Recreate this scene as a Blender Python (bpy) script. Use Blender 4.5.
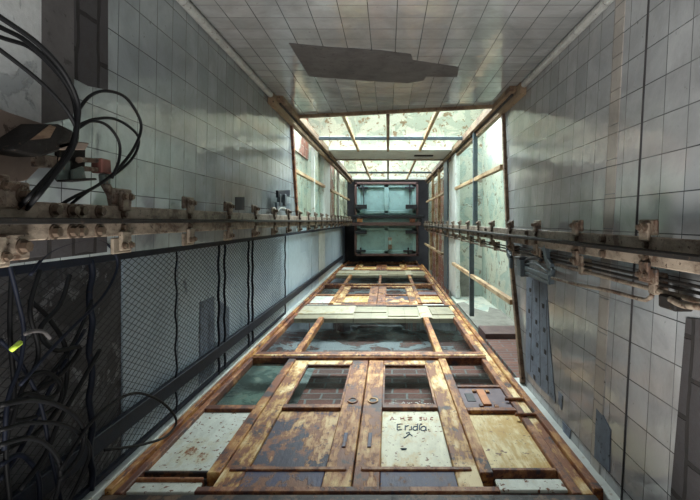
import bpy, math, random
from mathutils import Vector
random.seed(11)
R = random.Random(5)
SC = bpy.context.scene
COL = SC.collection
for o in list(bpy.data.objects):
    bpy.data.objects.remove(o)

# ------------------------------------------------------------------ camera, world, lights
# The lift shaft is vertical (+Z). The camera lies in the pit looking straight up:
# picture right = +X, picture top = -Y, depth = +Z.
CZ = 1.0                     # camera height above the pit floor
F = 480.0                    # focal length in pixels of a 700 wide frame
VX, VY = 388.0, 221.0        # where the vertical lines meet
BACK, FRONT = -1.05, 1.129   # tiled rear wall / door wall planes
TOP = 12.3                   # underside of the lift car (depth from the camera)
cam_d = bpy.data.cameras.new('camera')
cam_d.sensor_width = 36.0
cam_d.lens = F * 36.0 / 700.0
cam_d.shift_x = -(VX - 350.0) / 700.0
cam_d.shift_y = -(250.0 - VY) / 700.0
cam_d.clip_start = 0.02
cam = bpy.data.objects.new('camera', cam_d)
cam.location = (0, 0, CZ)
cam.rotation_euler = (math.pi, 0, 0)
COL.objects.link(cam)
SC.camera = cam

world = bpy.data.worlds.new('daylight')
SC.world = world
world.use_nodes = True
wb = world.node_tree.nodes['Background']
wb.inputs[0].default_value = (0.78, 0.92, 1.0, 1)
wb.inputs[1].default_value = 1.5

def area(name, loc, rot, sx, sy, power, col=(0.92, 0.97, 1.0)):
    l = bpy.data.lights.new(name, 'AREA')
    l.shape = 'RECTANGLE'; l.size = sx; l.size_y = sy
    l.energy = power; l.color = col
    o = bpy.data.objects.new(name, l)
    o.location = loc; o.rotation_euler = rot
    COL.objects.link(o)
    return o
H = math.pi / 2
# daylight through the stairwell windows: area lights standing where the windows are
area('rear_stair_window_light', (0, -2.55, CZ + 6.2), (math.radians(42), 0, 0), 3.0, 1.3, 480)
area('rear_soffit_window_light', (0, -2.6, CZ + 5.0), (H, 0, 0), 3.0, 2.6, 12)
area('rear_upper_window_light', (0, -2.55, CZ + 11.3), (math.radians(52), 0, 0), 3.0, 1.3, 300)
area('rear_upper_soffit_light', (0, -2.6, CZ + 10.0), (H, 0, 0), 3.0, 2.6, 25)
area('right_stair_window_light', (1.22, -2.3, CZ + 5.4), (H, 0, 0.2), 0.9, 3.2, 13)
area('left_stair_window_light', (-1.3, -2.3, CZ + 6.0), (H, 0, -0.2), 0.9, 2.6, 24)
# added fill light for the foreground, shining through an opening made for it
area('pit_fill_light', (-0.3, 1.75, 1.1), (-H, 0, 0.5), 1.1, 1.7, 130, (1.0, 0.95, 0.88))

vs = SC.view_settings
vs.view_transform = 'Standard'; vs.look = 'None'; vs.gamma = 1.0
vs.use_curve_mapping = False
vs.exposure = 0.22

# ------------------------------------------------------------------ helpers
def V(x, y, z):              # z given as depth above the camera
    return Vector((x, y, z + CZ))
def on_front(px, py, d=FRONT):
    z = F * d / (py - VY); return V((px - VX) * z / F, d, z)
def on_back(px, py, d=BACK):
    z = F * d / (py - VY); return V((px - VX) * z / F, d, z)
def right_x(y): return 0.9877 - 0.0546 * y
def left_x(y): return -0.998 - 0.018 * y
def on_right(px, py):
    rx, ry = (px - VX) / F, (py - VY) / F
    z = 0.9877 / (rx + 0.0546 * ry); return V(rx * z, ry * z, z)
def on_left(px, py):
    rx, ry = (px - VX) / F, (py - VY) / F
    z = -0.998 / (rx + 0.018 * ry); return V(rx * z, ry * z, z)
def on_x(px, py, X):
    z = X * F / (px - VX); return V(X, (py - VY) * z / F, z)

class MB:
    def __init__(s): s.v = []; s.f = []; s.uv = {}
    def add(s, vs_, fs):
        n = len(s.v); s.v += [Vector(v) for v in vs_]
        for f in fs: s.f.append(tuple(i + n for i in f))
        return s
    def box(s, x0, x1, y0, y1, z0, z1):          # z as depth
        a = [V(x, y, z) for z in (z0, z1) for y in (y0, y1) for x in (x0, x1)]
        return s.add(a, [(0,2,3,1),(4,5,7,6),(0,1,5,4),(2,6,7,3),(0,4,6,2),(1,3,7,5)])
    def prism(s, pts, off):                      # polygon extruded by vector off
        n = len(pts); off = Vector(off); pts = [Vector(p) for p in pts]
        return s.add(pts + [p + off for p in pts],
                     [tuple(range(n)), tuple(range(2*n-1, n-1, -1))] +
                     [(i, i + n, (i+1) % n + n, (i+1) % n) for i in range(n)])
    def cyl(s, a, b, r, n=8, r2=None):
        a, b = Vector(a), Vector(b); d = (b - a).normalized()
        u = d.orthogonal().normalized(); w = d.cross(u)
        r2 = r if r2 is None else r2
        A = [a + (u * math.cos(t) + w * math.sin(t)) * r for t in [2*math.pi*i/n for i in range(n)]]
        B = [b + (u * math.cos(t) + w * math.sin(t)) * r2 for t in [2*math.pi*i/n for i in range(n)]]
        return s.prism2(A, B)
    def prism2(s, A, B):
        n = len(A)
        return s.add(A + B, [tuple(range(n-1, -1, -1)), tuple(range(n, 2*n))] +
                     [(i, (i+1) % n, (i+1) % n + n, i + n) for i in range(n)])
    def bar(s, a, b, w, h, up=(0, 0, 1)):        # rectangular bar from a to b
        a, b = Vector(a), Vector(b); d = (b - a).normalized(); up = Vector(up)
        if abs(d.dot(up)) > .98: up = Vector((0, 1, 0))
        u = d.cross(up).normalized(); w_ = u.cross(d)
        q = [(-1,-1),(1,-1),(1,1),(-1,1)]
        return s.prism2([a + u*i*w/2 + w_*j*h/2 for i, j in q], [b + u*i*w/2 + w_*j*h/2 for i, j in q])
    def tube(s, pts, r, n=8, seg=6, smooth=True):
        P = [Vector(p) for p in pts]
        if smooth:
            Q = [2*P[0]-P[1]] + P + [2*P[-1]-P[-2]]; out = []
            for i in range(1, len(Q) - 2):
                for k in range(seg):
                    t = k / seg; p0, p1, p2, p3 = Q[i-1:i+3]
                    out.append(.5*((2*p1) + (p2-p0)*t + (2*p0-5*p1+4*p2-p3)*t*t + (3*p1-p0-3*p2+p3)*t**3))
            P = out + [P[-1]]
        u = None; rings = []
        for i, p in enumerate(P):
            d = (P[min(i+1, len(P)-1)] - P[max(i-1, 0)]).normalized()
            u = d.orthogonal().normalized() if u is None else (u - d * u.dot(d)).normalized()
            w = d.cross(u)
            rings.append([p + (u*math.cos(2*math.pi*k/n) + w*math.sin(2*math.pi*k/n))*r for k in range(n)])
        base = len(s.v)
        for rg in rings: s.v += rg
        for i in range(len(rings) - 1):
            for k in range(n):
                a = base + i*n + k; b = base + i*n + (k+1) % n
                s.f.append((a, b, b + n, a + n))
        s.f.append(tuple(base + k for k in range(n-1, -1, -1)))
        e = base + (len(rings)-1)*n
        s.f.append(tuple(e + k for k in range(n)))
        return s
    def build(s, name, mat, parent=None, bevel=0, smooth=False, uv=None):
        off = Vector((0, 0, 0))
        p = parent
        while p is not None: off += Vector(p.location); p = p.parent
        me = bpy.data.meshes.new(name)
        me.from_pydata([v - off for v in s.v], [], s.f)
        me.validate()
        me.materials.append(mat)
        if uv:                                   # planar uv in metres: function world point -> (u, v)
            L = me.uv_layers.new(name='UVMap')
            for lp in me.loops:
                L.data[lp.index].uv = uv(me.vertices[lp.vertex_index].co + off)
        if smooth:
            for pl in me.polygons: pl.use_smooth = True
        o = bpy.data.objects.new(name, me)
        COL.objects.link(o)
        if parent: o.parent = parent
        if bevel:
            m = o.modifiers.new('bevel', 'BEVEL'); m.width = bevel; m.segments = 1
            m.limit_method = 'ANGLE'; m.angle_limit = math.radians(40)
        return o

def tag(o, label, cat, group=None, kind=None):
    o['label'] = label; o['category'] = cat
    if group: o['group'] = group
    if kind: o['kind'] = kind
    return o
def thing(name, label, cat, loc, group=None):
    o = bpy.data.objects.new(name, None)
    o.location = loc; o.empty_display_size = .1
    COL.objects.link(o)
    return tag(o, label, cat, group)
def struct(o, label=None, cat=None):
    o['kind'] = 'structure'
    if label: o['label'] = label
    if cat: o['category'] = cat
    return o
def children(o): return [c for c in bpy.data.objects if c.parent == o]
def copy_tree(o, parent=None):
    c = o.copy(); COL.objects.link(c)
    if parent is not None: c.parent = parent
    for ch in children(o): copy_tree(ch, c)
    return c

# ------------------------------------------------------------------ materials
class NT:
    def __init__(s, name):
        s.m = bpy.data.materials.new(name); s.m.use_nodes = True
        s.t = s.m.node_tree; s.t.nodes.clear()
        s.out = s.n('ShaderNodeOutputMaterial')
        s.b = s.n('ShaderNodeBsdfPrincipled')
        s.l(s.b.outputs[0], s.out.inputs[0])
    def n(s, t, **k):
        x = s.t.nodes.new(t)
        for a, b in k.items(): setattr(x, a, b)
        return x
    def l(s, a, b): s.t.links.new(a, b)
    def coords(s, uv=False, rnd=True):
        tc = s.n('ShaderNodeTexCoord')
        if uv: return tc.outputs['UV']
        if not rnd: return tc.outputs['Object']
        oi = s.n('ShaderNodeObjectInfo')
        mu = s.n('ShaderNodeMath', operation='MULTIPLY'); mu.inputs[1].default_value = 37.0
        s.l(oi.outputs['Random'], mu.inputs[0])
        ad = s.n('ShaderNodeVectorMath', operation='ADD')
        s.l(tc.outputs['Object'], ad.inputs[0]); s.l(mu.outputs[0], ad.inputs[1])
        return ad.outputs[0]
    def scale(s, v, sc):
        m = s.n('ShaderNodeMapping'); m.inputs['Scale'].default_value = sc
        s.l(v, m.inputs[0]); return m.outputs[0]
    def noise(s, v, scale, detail=6, rough=.6, dist=0):
        x = s.n('ShaderNodeTexNoise'); x.inputs['Scale'].default_value = scale
        x.inputs['Detail'].default_value = detail; x.inputs['Roughness'].default_value = rough
        x.inputs['Distortion'].default_value = dist
        s.l(v, x.inputs['Vector']); return x.outputs['Fac']
    def ramp(s, f, a, b, ca=(0,0,0,1), cb=(1,1,1,1)):
        r = s.n('ShaderNodeValToRGB')
        r.color_ramp.elements[0].position = a; r.color_ramp.elements[1].position = b
        r.color_ramp.elements[0].color = ca; r.color_ramp.elements[1].color = cb
        s.l(f, r.inputs[0]); return r.outputs[0]
    def mix(s, f, a, b, blend='MIX'):
        m = s.n('ShaderNodeMix', data_type='RGBA', blend_type=blend)
        for val, i in ((f, 0), (a, 6), (b, 7)):
            if isinstance(val, (int, float)): m.inputs[i].default_value = val
            elif isinstance(val, tuple): m.inputs[i].default_value = val if len(val) == 4 else val + (1,)
            else: s.l(val, m.inputs[i])
        return m.outputs[2]
    def math(s, op, a, b=None):
        m = s.n('ShaderNodeMath', operation=op)
        for val, i in ((a, 0), (b, 1)):
            if val is None: continue
            if isinstance(val, (int, float)): m.inputs[i].default_value = val
            else: s.l(val, m.inputs[i])
        return m.outputs[0]
    def bump(s, h, strength=.5, dist=.01):
        b = s.n('ShaderNodeBump'); b.inputs['Strength'].default_value = strength
        b.inputs['Distance'].default_value = dist
        s.l(h, b.inputs['Height']); s.l(b.outputs[0], s.b.inputs['Normal'])
    def col(s, c): s._col(c); s.b.inputs['Specular IOR Level'].default_value = .4
    def _col(s, c): s.l(c, s.b.inputs['Base Color']) if not isinstance(c, tuple) else setattr(s.b.inputs['Base Color'], 'default_value', c + (1,))
    def rough(s, r):
        if isinstance(r, (int, float)): s.b.inputs['Roughness'].default_value = r
        else: s.l(r, s.b.inputs['Roughness'])

def rust_paint(name, paint, stain, rust, dark, p_stain=.47, p_rust=.54, p_dark=.60, streak=.4, rough=.55, speck=.64, sc=1.0):
    """old paint: stained, flaking to rust, worn to dark iron"""
    k = NT(name); c = k.coords()
    cs = k.scale(c, (1, 1, streak))
    n1 = k.noise(c, 3.2 * sc, 5, .6, .5); n2 = k.noise(cs, 13 * sc, 7, .7, .3); n4 = k.noise(cs, 42 * sc, 5, .7); n5 = k.noise(c, 33 * sc, 3, .6)
    f = k.math('ADD', k.math('MULTIPLY', n1, .42), k.math('ADD', k.math('MULTIPLY', n2, .36), k.math('MULTIPLY', n4, .22)))
    n3 = k.noise(c, 5.1 * sc, 7, .7, .6)
    base = k.mix(k.ramp(n2, .42, .62), paint, tuple(v * .78 for v in paint))
    base = k.mix(k.ramp(f, p_stain - .02, p_stain + .05), base, stain)
    base = k.mix(k.ramp(f, p_rust - .012, p_rust + .018), base, rust)
    g = k.math('ADD', k.math('MULTIPLY', n3, .4), k.math('MULTIPLY', f, .6))
    base = k.mix(k.ramp(g, p_dark - .012, p_dark + .015), base, dark)
    base = k.mix(k.ramp(n5, speck, speck + .035), base, tuple(v * .6 for v in rust))
    k.col(base); k.rough(rough)
    k.bump(k.math('ADD', k.math('MULTIPLY', k.ramp(f, p_rust - .01, p_rust + .015), -.5), n4), .55, .005)
    return k.m

def tile_mat(name, col, col2, size=.145, joint=.004, rough=.12, tilt=.012, dirt=.5, joint_col=(.05, .055, .06)):
    k = NT(name); uv = k.coords(uv=True)
    br = k.n('ShaderNodeTexBrick'); br.offset = 0.0; br.squash = 1.0
    br.inputs['Scale'].default_value = 1.0
    br.inputs['Brick Width'].default_value = size; br.inputs['Row Height'].default_value = size
    br.inputs['Mortar Size'].default_value = joint / 2; br.inputs['Mortar Smooth'].default_value = .1
    br.inputs['Color1'].default_value = col + (1,); br.inputs['Color2'].default_value = col2 + (1,)
    br.inputs['Mortar'].default_value = joint_col + (1,)
    k.l(uv, br.inputs['Vector'])
    n1 = k.noise(uv, 2.2, 7, .65, .5); n2 = k.noise(uv, 26, 5, .7); n3 = k.noise(uv, 5.5, 4, .6)
    c = k.mix(k.ramp(n1, .42, .72), br.outputs['Color'], tuple(x * (1 - dirt) for x in col))
    c = k.mix(k.ramp(n2, .655, .72), c, (.06, .055, .05))
    k.col(c)
    # every tile sits at its own slight tilt, glaze gently wavy
    sn = k.n('ShaderNodeVectorMath', operation='DIVIDE'); sn.inputs[1].default_value = (size, size, 1)
    k.l(uv, sn.inputs[0])
    fl = k.n('ShaderNodeVectorMath', operation='FLOOR'); k.l(sn.outputs[0], fl.inputs[0])
    fr = k.n('ShaderNodeVectorMath', operation='FRACTION'); k.l(sn.outputs[0], fr.inputs[0])
    wn = k.n('ShaderNodeTexWhiteNoise', noise_dimensions='3D'); k.l(fl.outputs[0], wn.inputs['Vector'])
    su = k.n('ShaderNodeVectorMath', operation='SUBTRACT'); su.inputs[1].default_value = (.5, .5, .5)
    k.l(wn.outputs['Color'], su.inputs[0])
    dt = k.n('ShaderNodeVectorMath', operation='DOT_PRODUCT')
    k.l(fr.outputs[0], dt.inputs[0]); k.l(su.outputs[0], dt.inputs[1])
    h = k.math('ADD', k.math('MULTIPLY', dt.outputs['Value'], tilt * size * 2),
               k.math('MULTIPLY', n3, tilt * .55))
    h = k.math('SUBTRACT', h, k.math('MULTIPLY', br.outputs['Fac'], .0015))
    k.bump(h, 1.0, 1.0)
    k.rough(k.ramp(n1, .35, .75, (rough,)*3 + (1,), (rough + .16,)*3 + (1,)))
    return k.m

def plaster_mat(name, paint, under, bare, p1=.52, p2=.62, sc=2.2, rough=.85, uv=False):
    """peeling limewash: paint over an older coat over bare render"""
    k = NT(name); c = k.coords(uv=uv)
    n1 = k.noise(c, sc, 9, .62, .8); n2 = k.noise(c, sc * 2.3, 9, .66, .5); n3 = k.noise(c, sc * 11, 5, .7)
    col = k.mix(k.ramp(n3, .3, .75), paint, tuple(x * .8 for x in paint))
    col = k.mix(k.ramp(n1, p1, p1 + .025), col, under)
    col = k.mix(k.ramp(n2, p2, p2 + .02), col, bare)
    k.col(col); k.rough(rough)
    k.bump(k.math('ADD', k.math('MULTIPLY', k.ramp(n1, p1, p1 + .03), -.6), k.math('MULTIPLY', n3, .4)), .6, .012)
    return k.m

def brick_mat(name, c1, c2, mortar, plaster=None, p=.55, size=(.22, .075), sc=1.7):
    k = NT(name); uv = k.coords(uv=True)
    br = k.n('ShaderNodeTexBrick'); br.offset = .5
    br.inputs['Scale'].default_value = 1
    br.inputs['Brick Width'].default_value = size[0]; br.inputs['Row Height'].default_value = size[1]
    br.inputs['Mortar Size'].default_value = .009; br.inputs['Mortar Smooth'].default_value = .2
    br.inputs['Color1'].default_value = c1 + (1,); br.inputs['Color2'].default_value = c2 + (1,)
    br.inputs['Mortar'].default_value = mortar + (1,)
    w = k.n('ShaderNodeTexNoise'); w.inputs['Scale'].default_value = 9; k.l(uv, w.inputs['Vector'])
    ad = k.n('ShaderNodeVectorMath', operation='MULTIPLY_ADD')
    ad.inputs[1].default_value = (.02, .02, 0); k.l(w.outputs['Color'], ad.inputs[0]); k.l(uv, ad.inputs[2])
    k.l(ad.outputs[0], br.inputs['Vector'])
    n2 = k.noise(uv, 30, 5, .7); n1 = k.noise(uv, sc, 8, .62, .7)
    c = k.mix(k.ramp(n2, .35, .75), br.outputs['Color'], k.mix(.5, br.outputs['Color'], (.04, .03, .03)))
    h = k.math('SUBTRACT', k.math('MULTIPLY', n2, .3), br.outputs['Fac'])
    if plaster:
        f = k.ramp(n1, p, p + .015)
        c = k.mix(f, c, k.mix(n2, plaster, tuple(x * .55 for x in plaster)))
        h = k.math('ADD', h, k.math('MULTIPLY', f, 1.5))
    k.col(c); k.rough(.9); k.bump(h, .8, .012)
    return k.m

def plain(name, col, rough=.5, metal=0, var=.35, sc=9, spot=None, bump=.25):
    k = NT(name); c = k.coords()
    n = k.noise(c, sc, 7, .65, .3); n2 = k.noise(c, sc * 4, 5, .7)
    x = k.mix(k.ramp(n, .35, .7), col, tuple(v * (1 - var) for v in col))
    if spot: x = k.mix(k.ramp(n2, .6, .66), x, spot)
    k.col(x); k.rough(rough); k.b.inputs['Metallic'].default_value = metal
    k.bump(n2, bump, .004)
    return k.m

def glass_mat(name, tint=(.80, .88, .86), grime=.12, ior=.25):
    k = NT(name); t = k.t
    tr = k.n('ShaderNodeBsdfTransparent'); tr.inputs[0].default_value = tint + (1,)
    gl = k.n('ShaderNodeBsdfGlossy'); gl.inputs['Roughness'].default_value = .03
    df = k.n('ShaderNodeBsdfDiffuse'); df.inputs[0].default_value = (.45, .5, .46, 1)
    lw = k.n('ShaderNodeLayerWeight'); lw.inputs[0].default_value = .5
    fr = k.math('ADD', k.math('MULTIPLY', k.math('POWER', lw.outputs['Facing'], 6.0), ior), .004)
    m1 = k.n('ShaderNodeMixShader'); m2 = k.n('ShaderNodeMixShader')
    c = k.coords(); n = k.noise(c, 3, 8, .65, .5)
    g = k.math('MULTIPLY', k.ramp(n, .4, .75), grime)
    k.l(g, m1.inputs[0]); k.l(tr.outputs[0], m1.inputs[1]); k.l(df.outputs[0], m1.inputs[2])
    k.l(fr, m2.inputs[0]); k.l(m1.outputs[0], m2.inputs[1]); k.l(gl.outputs[0], m2.inputs[2])
    k.l(m2.outputs[0], k.out.inputs[0]); t.nodes.remove(k.b)
    return k.m

CREAM = (.60, .50, .32); OCHRE = (.38, .22, .07); RUST = (.24, .085, .03); DARK = (.045, .03, .035)
M = {
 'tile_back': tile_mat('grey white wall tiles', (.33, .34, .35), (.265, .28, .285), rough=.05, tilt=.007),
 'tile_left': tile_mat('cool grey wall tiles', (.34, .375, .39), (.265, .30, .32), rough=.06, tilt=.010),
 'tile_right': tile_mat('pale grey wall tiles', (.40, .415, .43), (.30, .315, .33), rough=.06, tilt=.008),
 'tile_tan': tile_mat('tan strip tiles', (.40, .375, .35), (.36, .335, .31), size=.145, rough=.3),
 'tile_cream': tile_mat('cream band tiles', (.40, .37, .26), (.33, .30, .22), size=.2, rough=.3, joint_col=(.16, .11, .06)),
 'bare': plain('bare grey render', (.115, .108, .11), .9, var=.4, sc=7, spot=(.06, .055, .055)),
 'bare_dark': plain('dark exposed block', (.055, .054, .058), .95, var=.5, sc=6, spot=(.03, .03, .03)),
 'bare_blue': plain('blue grey tile adhesive', (.19, .235, .31), .8, var=.4, sc=10, spot=(.04, .05, .07)),
 'bare_light': plaster_mat('pale grey render', (.50, .52, .53), (.34, .36, .37), (.12, .12, .13), .56, .66, 4),
 'brown': plain('brown dusty board', (.22, .17, .14), .9, var=.4, sc=5, spot=(.07, .05, .04)),
 'sheet': plaster_mat('grey blue sheet panels', (.42, .52, .61), (.33, .42, .51), (.18, .23, .30), .55, .66, 1.5, .4),
 'cream_peel': plaster_mat('peeling cream limewash', (.72, .71, .58), (.47, .50, .41), (.32, .22, .13), .51, .57, 4.2),
 'mint_peel': plaster_mat('peeling mint paint', (.54, .57, .48), (.37, .45, .40), (.24, .21, .16), .515, .585, 3.2),
 'render': plain('torn grey render', (.25, .25, .22), .95, var=.4, sc=8, spot=(.13, .12, .1), bump=.9),
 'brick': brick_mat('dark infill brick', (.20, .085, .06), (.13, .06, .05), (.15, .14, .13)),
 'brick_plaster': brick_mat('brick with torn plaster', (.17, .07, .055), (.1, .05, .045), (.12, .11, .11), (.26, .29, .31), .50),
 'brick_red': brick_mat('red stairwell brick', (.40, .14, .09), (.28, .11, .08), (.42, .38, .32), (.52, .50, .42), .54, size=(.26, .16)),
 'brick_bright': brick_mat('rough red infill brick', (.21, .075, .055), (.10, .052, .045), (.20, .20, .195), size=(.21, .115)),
 'green_dark': plaster_mat('dark green stained plaster', (.17, .215, .205), (.08, .11, .105), (.2, .21, .19), .50, .58, 3),
 'mottled': plaster_mat('dark torn render', (.10, .10, .105), (.06, .058, .062), (.19, .19, .2), .50, .585, 3.2),
 'blockwork': brick_mat('dark exposed blockwork', (.060, .058, .062), (.042, .041, .045), (.018, .018, .018), size=(.26, .11)),
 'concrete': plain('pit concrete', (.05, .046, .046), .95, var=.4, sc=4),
 'door_cream': rust_paint('flaking cream door paint', (.78, .64, .37), (.48, .26, .07), (.22, .075, .025), DARK, .45, .515, .555, streak=.2),
 'door_rust': rust_paint('rusted ochre steel', (.68, .46, .19), (.40, .17, .045), (.19, .06, .022), DARK, .43, .50, .545, streak=.2),
 'door_iron': rust_paint('rust brown iron', (.46, .24, .11), (.27, .10, .04), (.12, .045, .03), (.05, .033, .045), .43, .50, .56),
 'panel_white': rust_paint('off white sheet with rust specks', (.68, .72, .66), (.60, .58, .44), (.26, .10, .04), DARK, .53, .585, .65, speck=.60),
 'panel_purple': rust_paint('worn panel of rust and dark blue', (.66, .47, .23), (.42, .2, .07), (.23, .085, .035), (.022, .022, .055), .43, .485, .507, streak=.25),
 'panel_cream': rust_paint('stained cream panel', (.80, .68, .38), (.52, .33, .09), (.26, .11, .04), DARK, .46, .56, .60, streak=.2),
 'panel_graffiti': rust_paint('pale panel with rust specks', (.78, .77, .60), (.66, .54, .30), (.33, .17, .07), (.07, .05, .06), .51, .575, .63, speck=.61),
 'blue_worn': rust_paint('worn dark blue paint', (.045, .05, .12), (.09, .07, .11), (.22, .09, .04), (.035, .03, .045), .50, .54, .62),
 'purple_plate': plain('violet brown plate', (.17, .125, .15), .6, var=.45, sc=8, spot=(.3, .14, .06)),
 'orange_tag': plain('orange paint', (.62, .25, .1), .6, var=.3, sc=9),
 'sill': rust_paint('dirty sill iron', (.14, .085, .05), (.10, .06, .035), (.16, .06, .025), (.02, .017, .018), .45, .56, .49),
 'rail': rust_paint('dusty greased rail steel', (.31, .255, .20), (.19, .15, .115), (.10, .062, .043), (.033, .028, .026), .47, .54, .575, streak=.6, sc=1.6),
 'rail_dark': plain('greasy dark steel', (.022, .02, .019), .7, 0, var=.5, sc=14, spot=(.06, .04, .03)),
 'clip': rust_paint('rusty clip iron', (.26, .215, .165), (.17, .13, .10), (.095, .056, .038), (.033, .028, .026), .47, .53, .57, streak=1, sc=1.6),
 'band_tile': rust_paint('pale band tile with rust runs', (.44, .42, .32), (.36, .29, .15), (.3, .14, .05), DARK, .53, .62, .68),
 'bolt': plain('bolt steel', (.16, .115, .085), .5, .5, var=.5, sc=30),
 'wood': rust_paint('weathered brown timber', (.28, .20, .13), (.19, .13, .085), (.12, .075, .05), (.06, .045, .035), .47, .54, .59, streak=.12, rough=.75),
 'oak': rust_paint('pale worn timber', (.52, .40, .25), (.36, .24, .13), (.22, .13, .07), (.09, .06, .045), .48, .56, .60, streak=.12, rough=.7),
 'white_paint': plain('dusty white paint', (.62, .66, .64), .5, var=.25, sc=4, spot=(.36, .33, .27)),
 'bead': plain('dirty white beading', (.40, .41, .40), .45, var=.35, sc=12, spot=(.16, .14, .12)),
 'cage': plain('dark blue cage steel', (.010, .014, .026), .6, 0, var=.4, sc=12, spot=(.022, .016, .014)),
 'wire': plain('dark mesh wire', (.035, .037, .042), .45, .4, var=.3, sc=40),
 'cable': plain('black cable sheath', (.006, .0065, .008), .6, var=.4, sc=20, bump=.1),
 'cable_blue': plain('dark blue cable sheath', (.006, .009, .02), .6, var=.4, sc=20, bump=.1),
 'car_green': plain('grey green car paint', (.24, .41, .42), .5, var=.25, sc=5, spot=(.2, .22, .2)),
 'car_purple': plain('brown violet car frame steel', (.13, .085, .085), .5, .2, var=.4, sc=9, spot=(.2, .1, .06)),
 'car_dark': plain('black car fittings', (.03, .035, .045), .5, .2, var=.4, sc=12),
 'steel_blue': plain('blue grey machine paint', (.12, .16, .19), .45, .2, var=.4, sc=16, spot=(.08, .06, .05)),
 'green_plate': plain('grey green plate', (.10, .13, .12), .5, .2, var=.5, sc=14, spot=(.14, .08, .05)),
 'red_clamp': plain('dull red clamp', (.20, .08, .065), .55, var=.4, sc=18),
 'yellow': plain('yellow green tape', (.55, .75, .08), .5, var=.1),
 'ink': plain('dark blue pen', (.07, .11, .17), .7, var=.2),
 'red_ink': plain('faded red pen', (.55, .2, .16), .7, var=.2),
 'glass': glass_mat('grimy pane glass', (.93, .95, .95), .03, .025),
 'glass_side': glass_mat('green grimed pane glass', (.80, .87, .84), .08, .03),
 'glass_clear': glass_mat('clear stairwell glass', (.95, .98, .96), .05, .12),
}

for q_ in ('tile_back', 'tile_left', 'tile_right'):
    [n for n in M[q_].node_tree.nodes if n.type == 'BSDF_PRINCIPLED'][0].inputs['Specular IOR Level'].default_value = .6
for q_ in ('cable', 'cable_blue', 'cage', 'wire', 'rail_dark'):
    [n for n in M[q_].node_tree.nodes if n.type == 'BSDF_PRINCIPLED'][0].inputs['Specular IOR Level'].default_value = .2

# ------------------------------------------------------------------ structure: shaft walls
ZB = -CZ
def edge_z(x, y):            # height where the tiling ends: it follows the stair, a slanting plane
    # passes (-.98,-1.05,4.8) (1.04,-1.05,4.33) (.93,1.129,3.26)
    a = (4.33 - 4.80) / 2.02; c = (3.26 - 4.33) / 2.18 * (0.55 + 0.45 * max(-1, min(1, x)) if x > 0 else -0.12)
    return 4.80 + a * (x + .98) + c * (y + 1.05)

uvB = lambda p: (p.x + 3, p.z); uvS = lambda p: (p.y + 3, p.z)
b = MB()
xl, xr = left_x(BACK), right_x(BACK)
b.prism([V(xl, BACK, ZB), V(xr, BACK, ZB), V(xr, BACK, edge_z(xr, BACK)), V(xl, BACK, edge_z(xl, BACK))], (0, -.12, 0))
wall_back = struct(b.build('wall_back', M['tile_back'], uv=uvB), 'white tiled rear wall of the shaft', 'wall')

b = MB()
YL = .12
b.prism([V(left_x(BACK), BACK, ZB), V(left_x(YL), YL, ZB), V(left_x(YL), YL, 5.27), V(left_x(BACK), BACK, 4.80)], (-.12, 0, 0))
wall_left = struct(b.build('wall_left', M['tile_left'], uv=uvS), 'cool grey tiled left wall above the rail', 'wall')

b = MB()
xa, xb = right_x(BACK), right_x(FRONT)
b.prism([V(xa, BACK, ZB), V(xb, FRONT, ZB), V(xb, FRONT, 3.26), V(right_x(.0), 0, 3.93), V(xa, BACK, 4.33)], (.12, 0, 0))
wall_right = struct(b.build('wall_right', M['tile_right'], uv=uvS), 'pale tiled right wall of the shaft', 'wall')

# lower left wall of grey blue sheets, each sheet its own slab
XLOW = -1.21
b = MB()
b.box(XLOW - .12, XLOW - .008, YL - .12, FRONT + .1, ZB, TOP + 1.5)
wl = struct(b.build('wall_left', M['mottled']), 'backing wall behind the grey sheets, lower left', 'wall')
wl.name = 'wall_left_lower'
seams = [2.18, 2.75, 3.43, 4.24, 5.0, 5.8, 6.6, 7.6, 8.35, 9.2, 10.3, 11.4, 13.5]
for i in range(len(seams) - 1):
    o = MB().box(XLOW - .008, XLOW + R.uniform(0, .006), YL - .02, FRONT, seams[i] + .006, seams[i+1] - .006).build(
        'sheet_panel', M['white_paint'] if i == 8 else M['sheet'], wl, bevel=.003)

for pts in ([(200,302),(214,296),(214,372),(199,385)], [(219,300),(229,308),(229,345),(219,352)]):
    MB().prism([on_x(x, y, XLOW + .007) for x, y in pts], (.003, 0, 0)).build('dark_patch', M['bare_blue'], wl)

# floor of the pit and dark pit wall under the doors
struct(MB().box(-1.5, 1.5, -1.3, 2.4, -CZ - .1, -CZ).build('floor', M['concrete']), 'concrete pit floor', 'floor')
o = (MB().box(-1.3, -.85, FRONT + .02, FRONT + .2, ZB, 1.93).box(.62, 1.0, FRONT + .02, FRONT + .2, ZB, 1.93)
     .box(-.85, .62, FRONT + .02, FRONT + .2, 1.1, 1.93)).build('wall_front', M['concrete'])  # opening under the doors added to let the pit fill light in
struct(o, 'dark pit wall under the first landing', 'wall')
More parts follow.
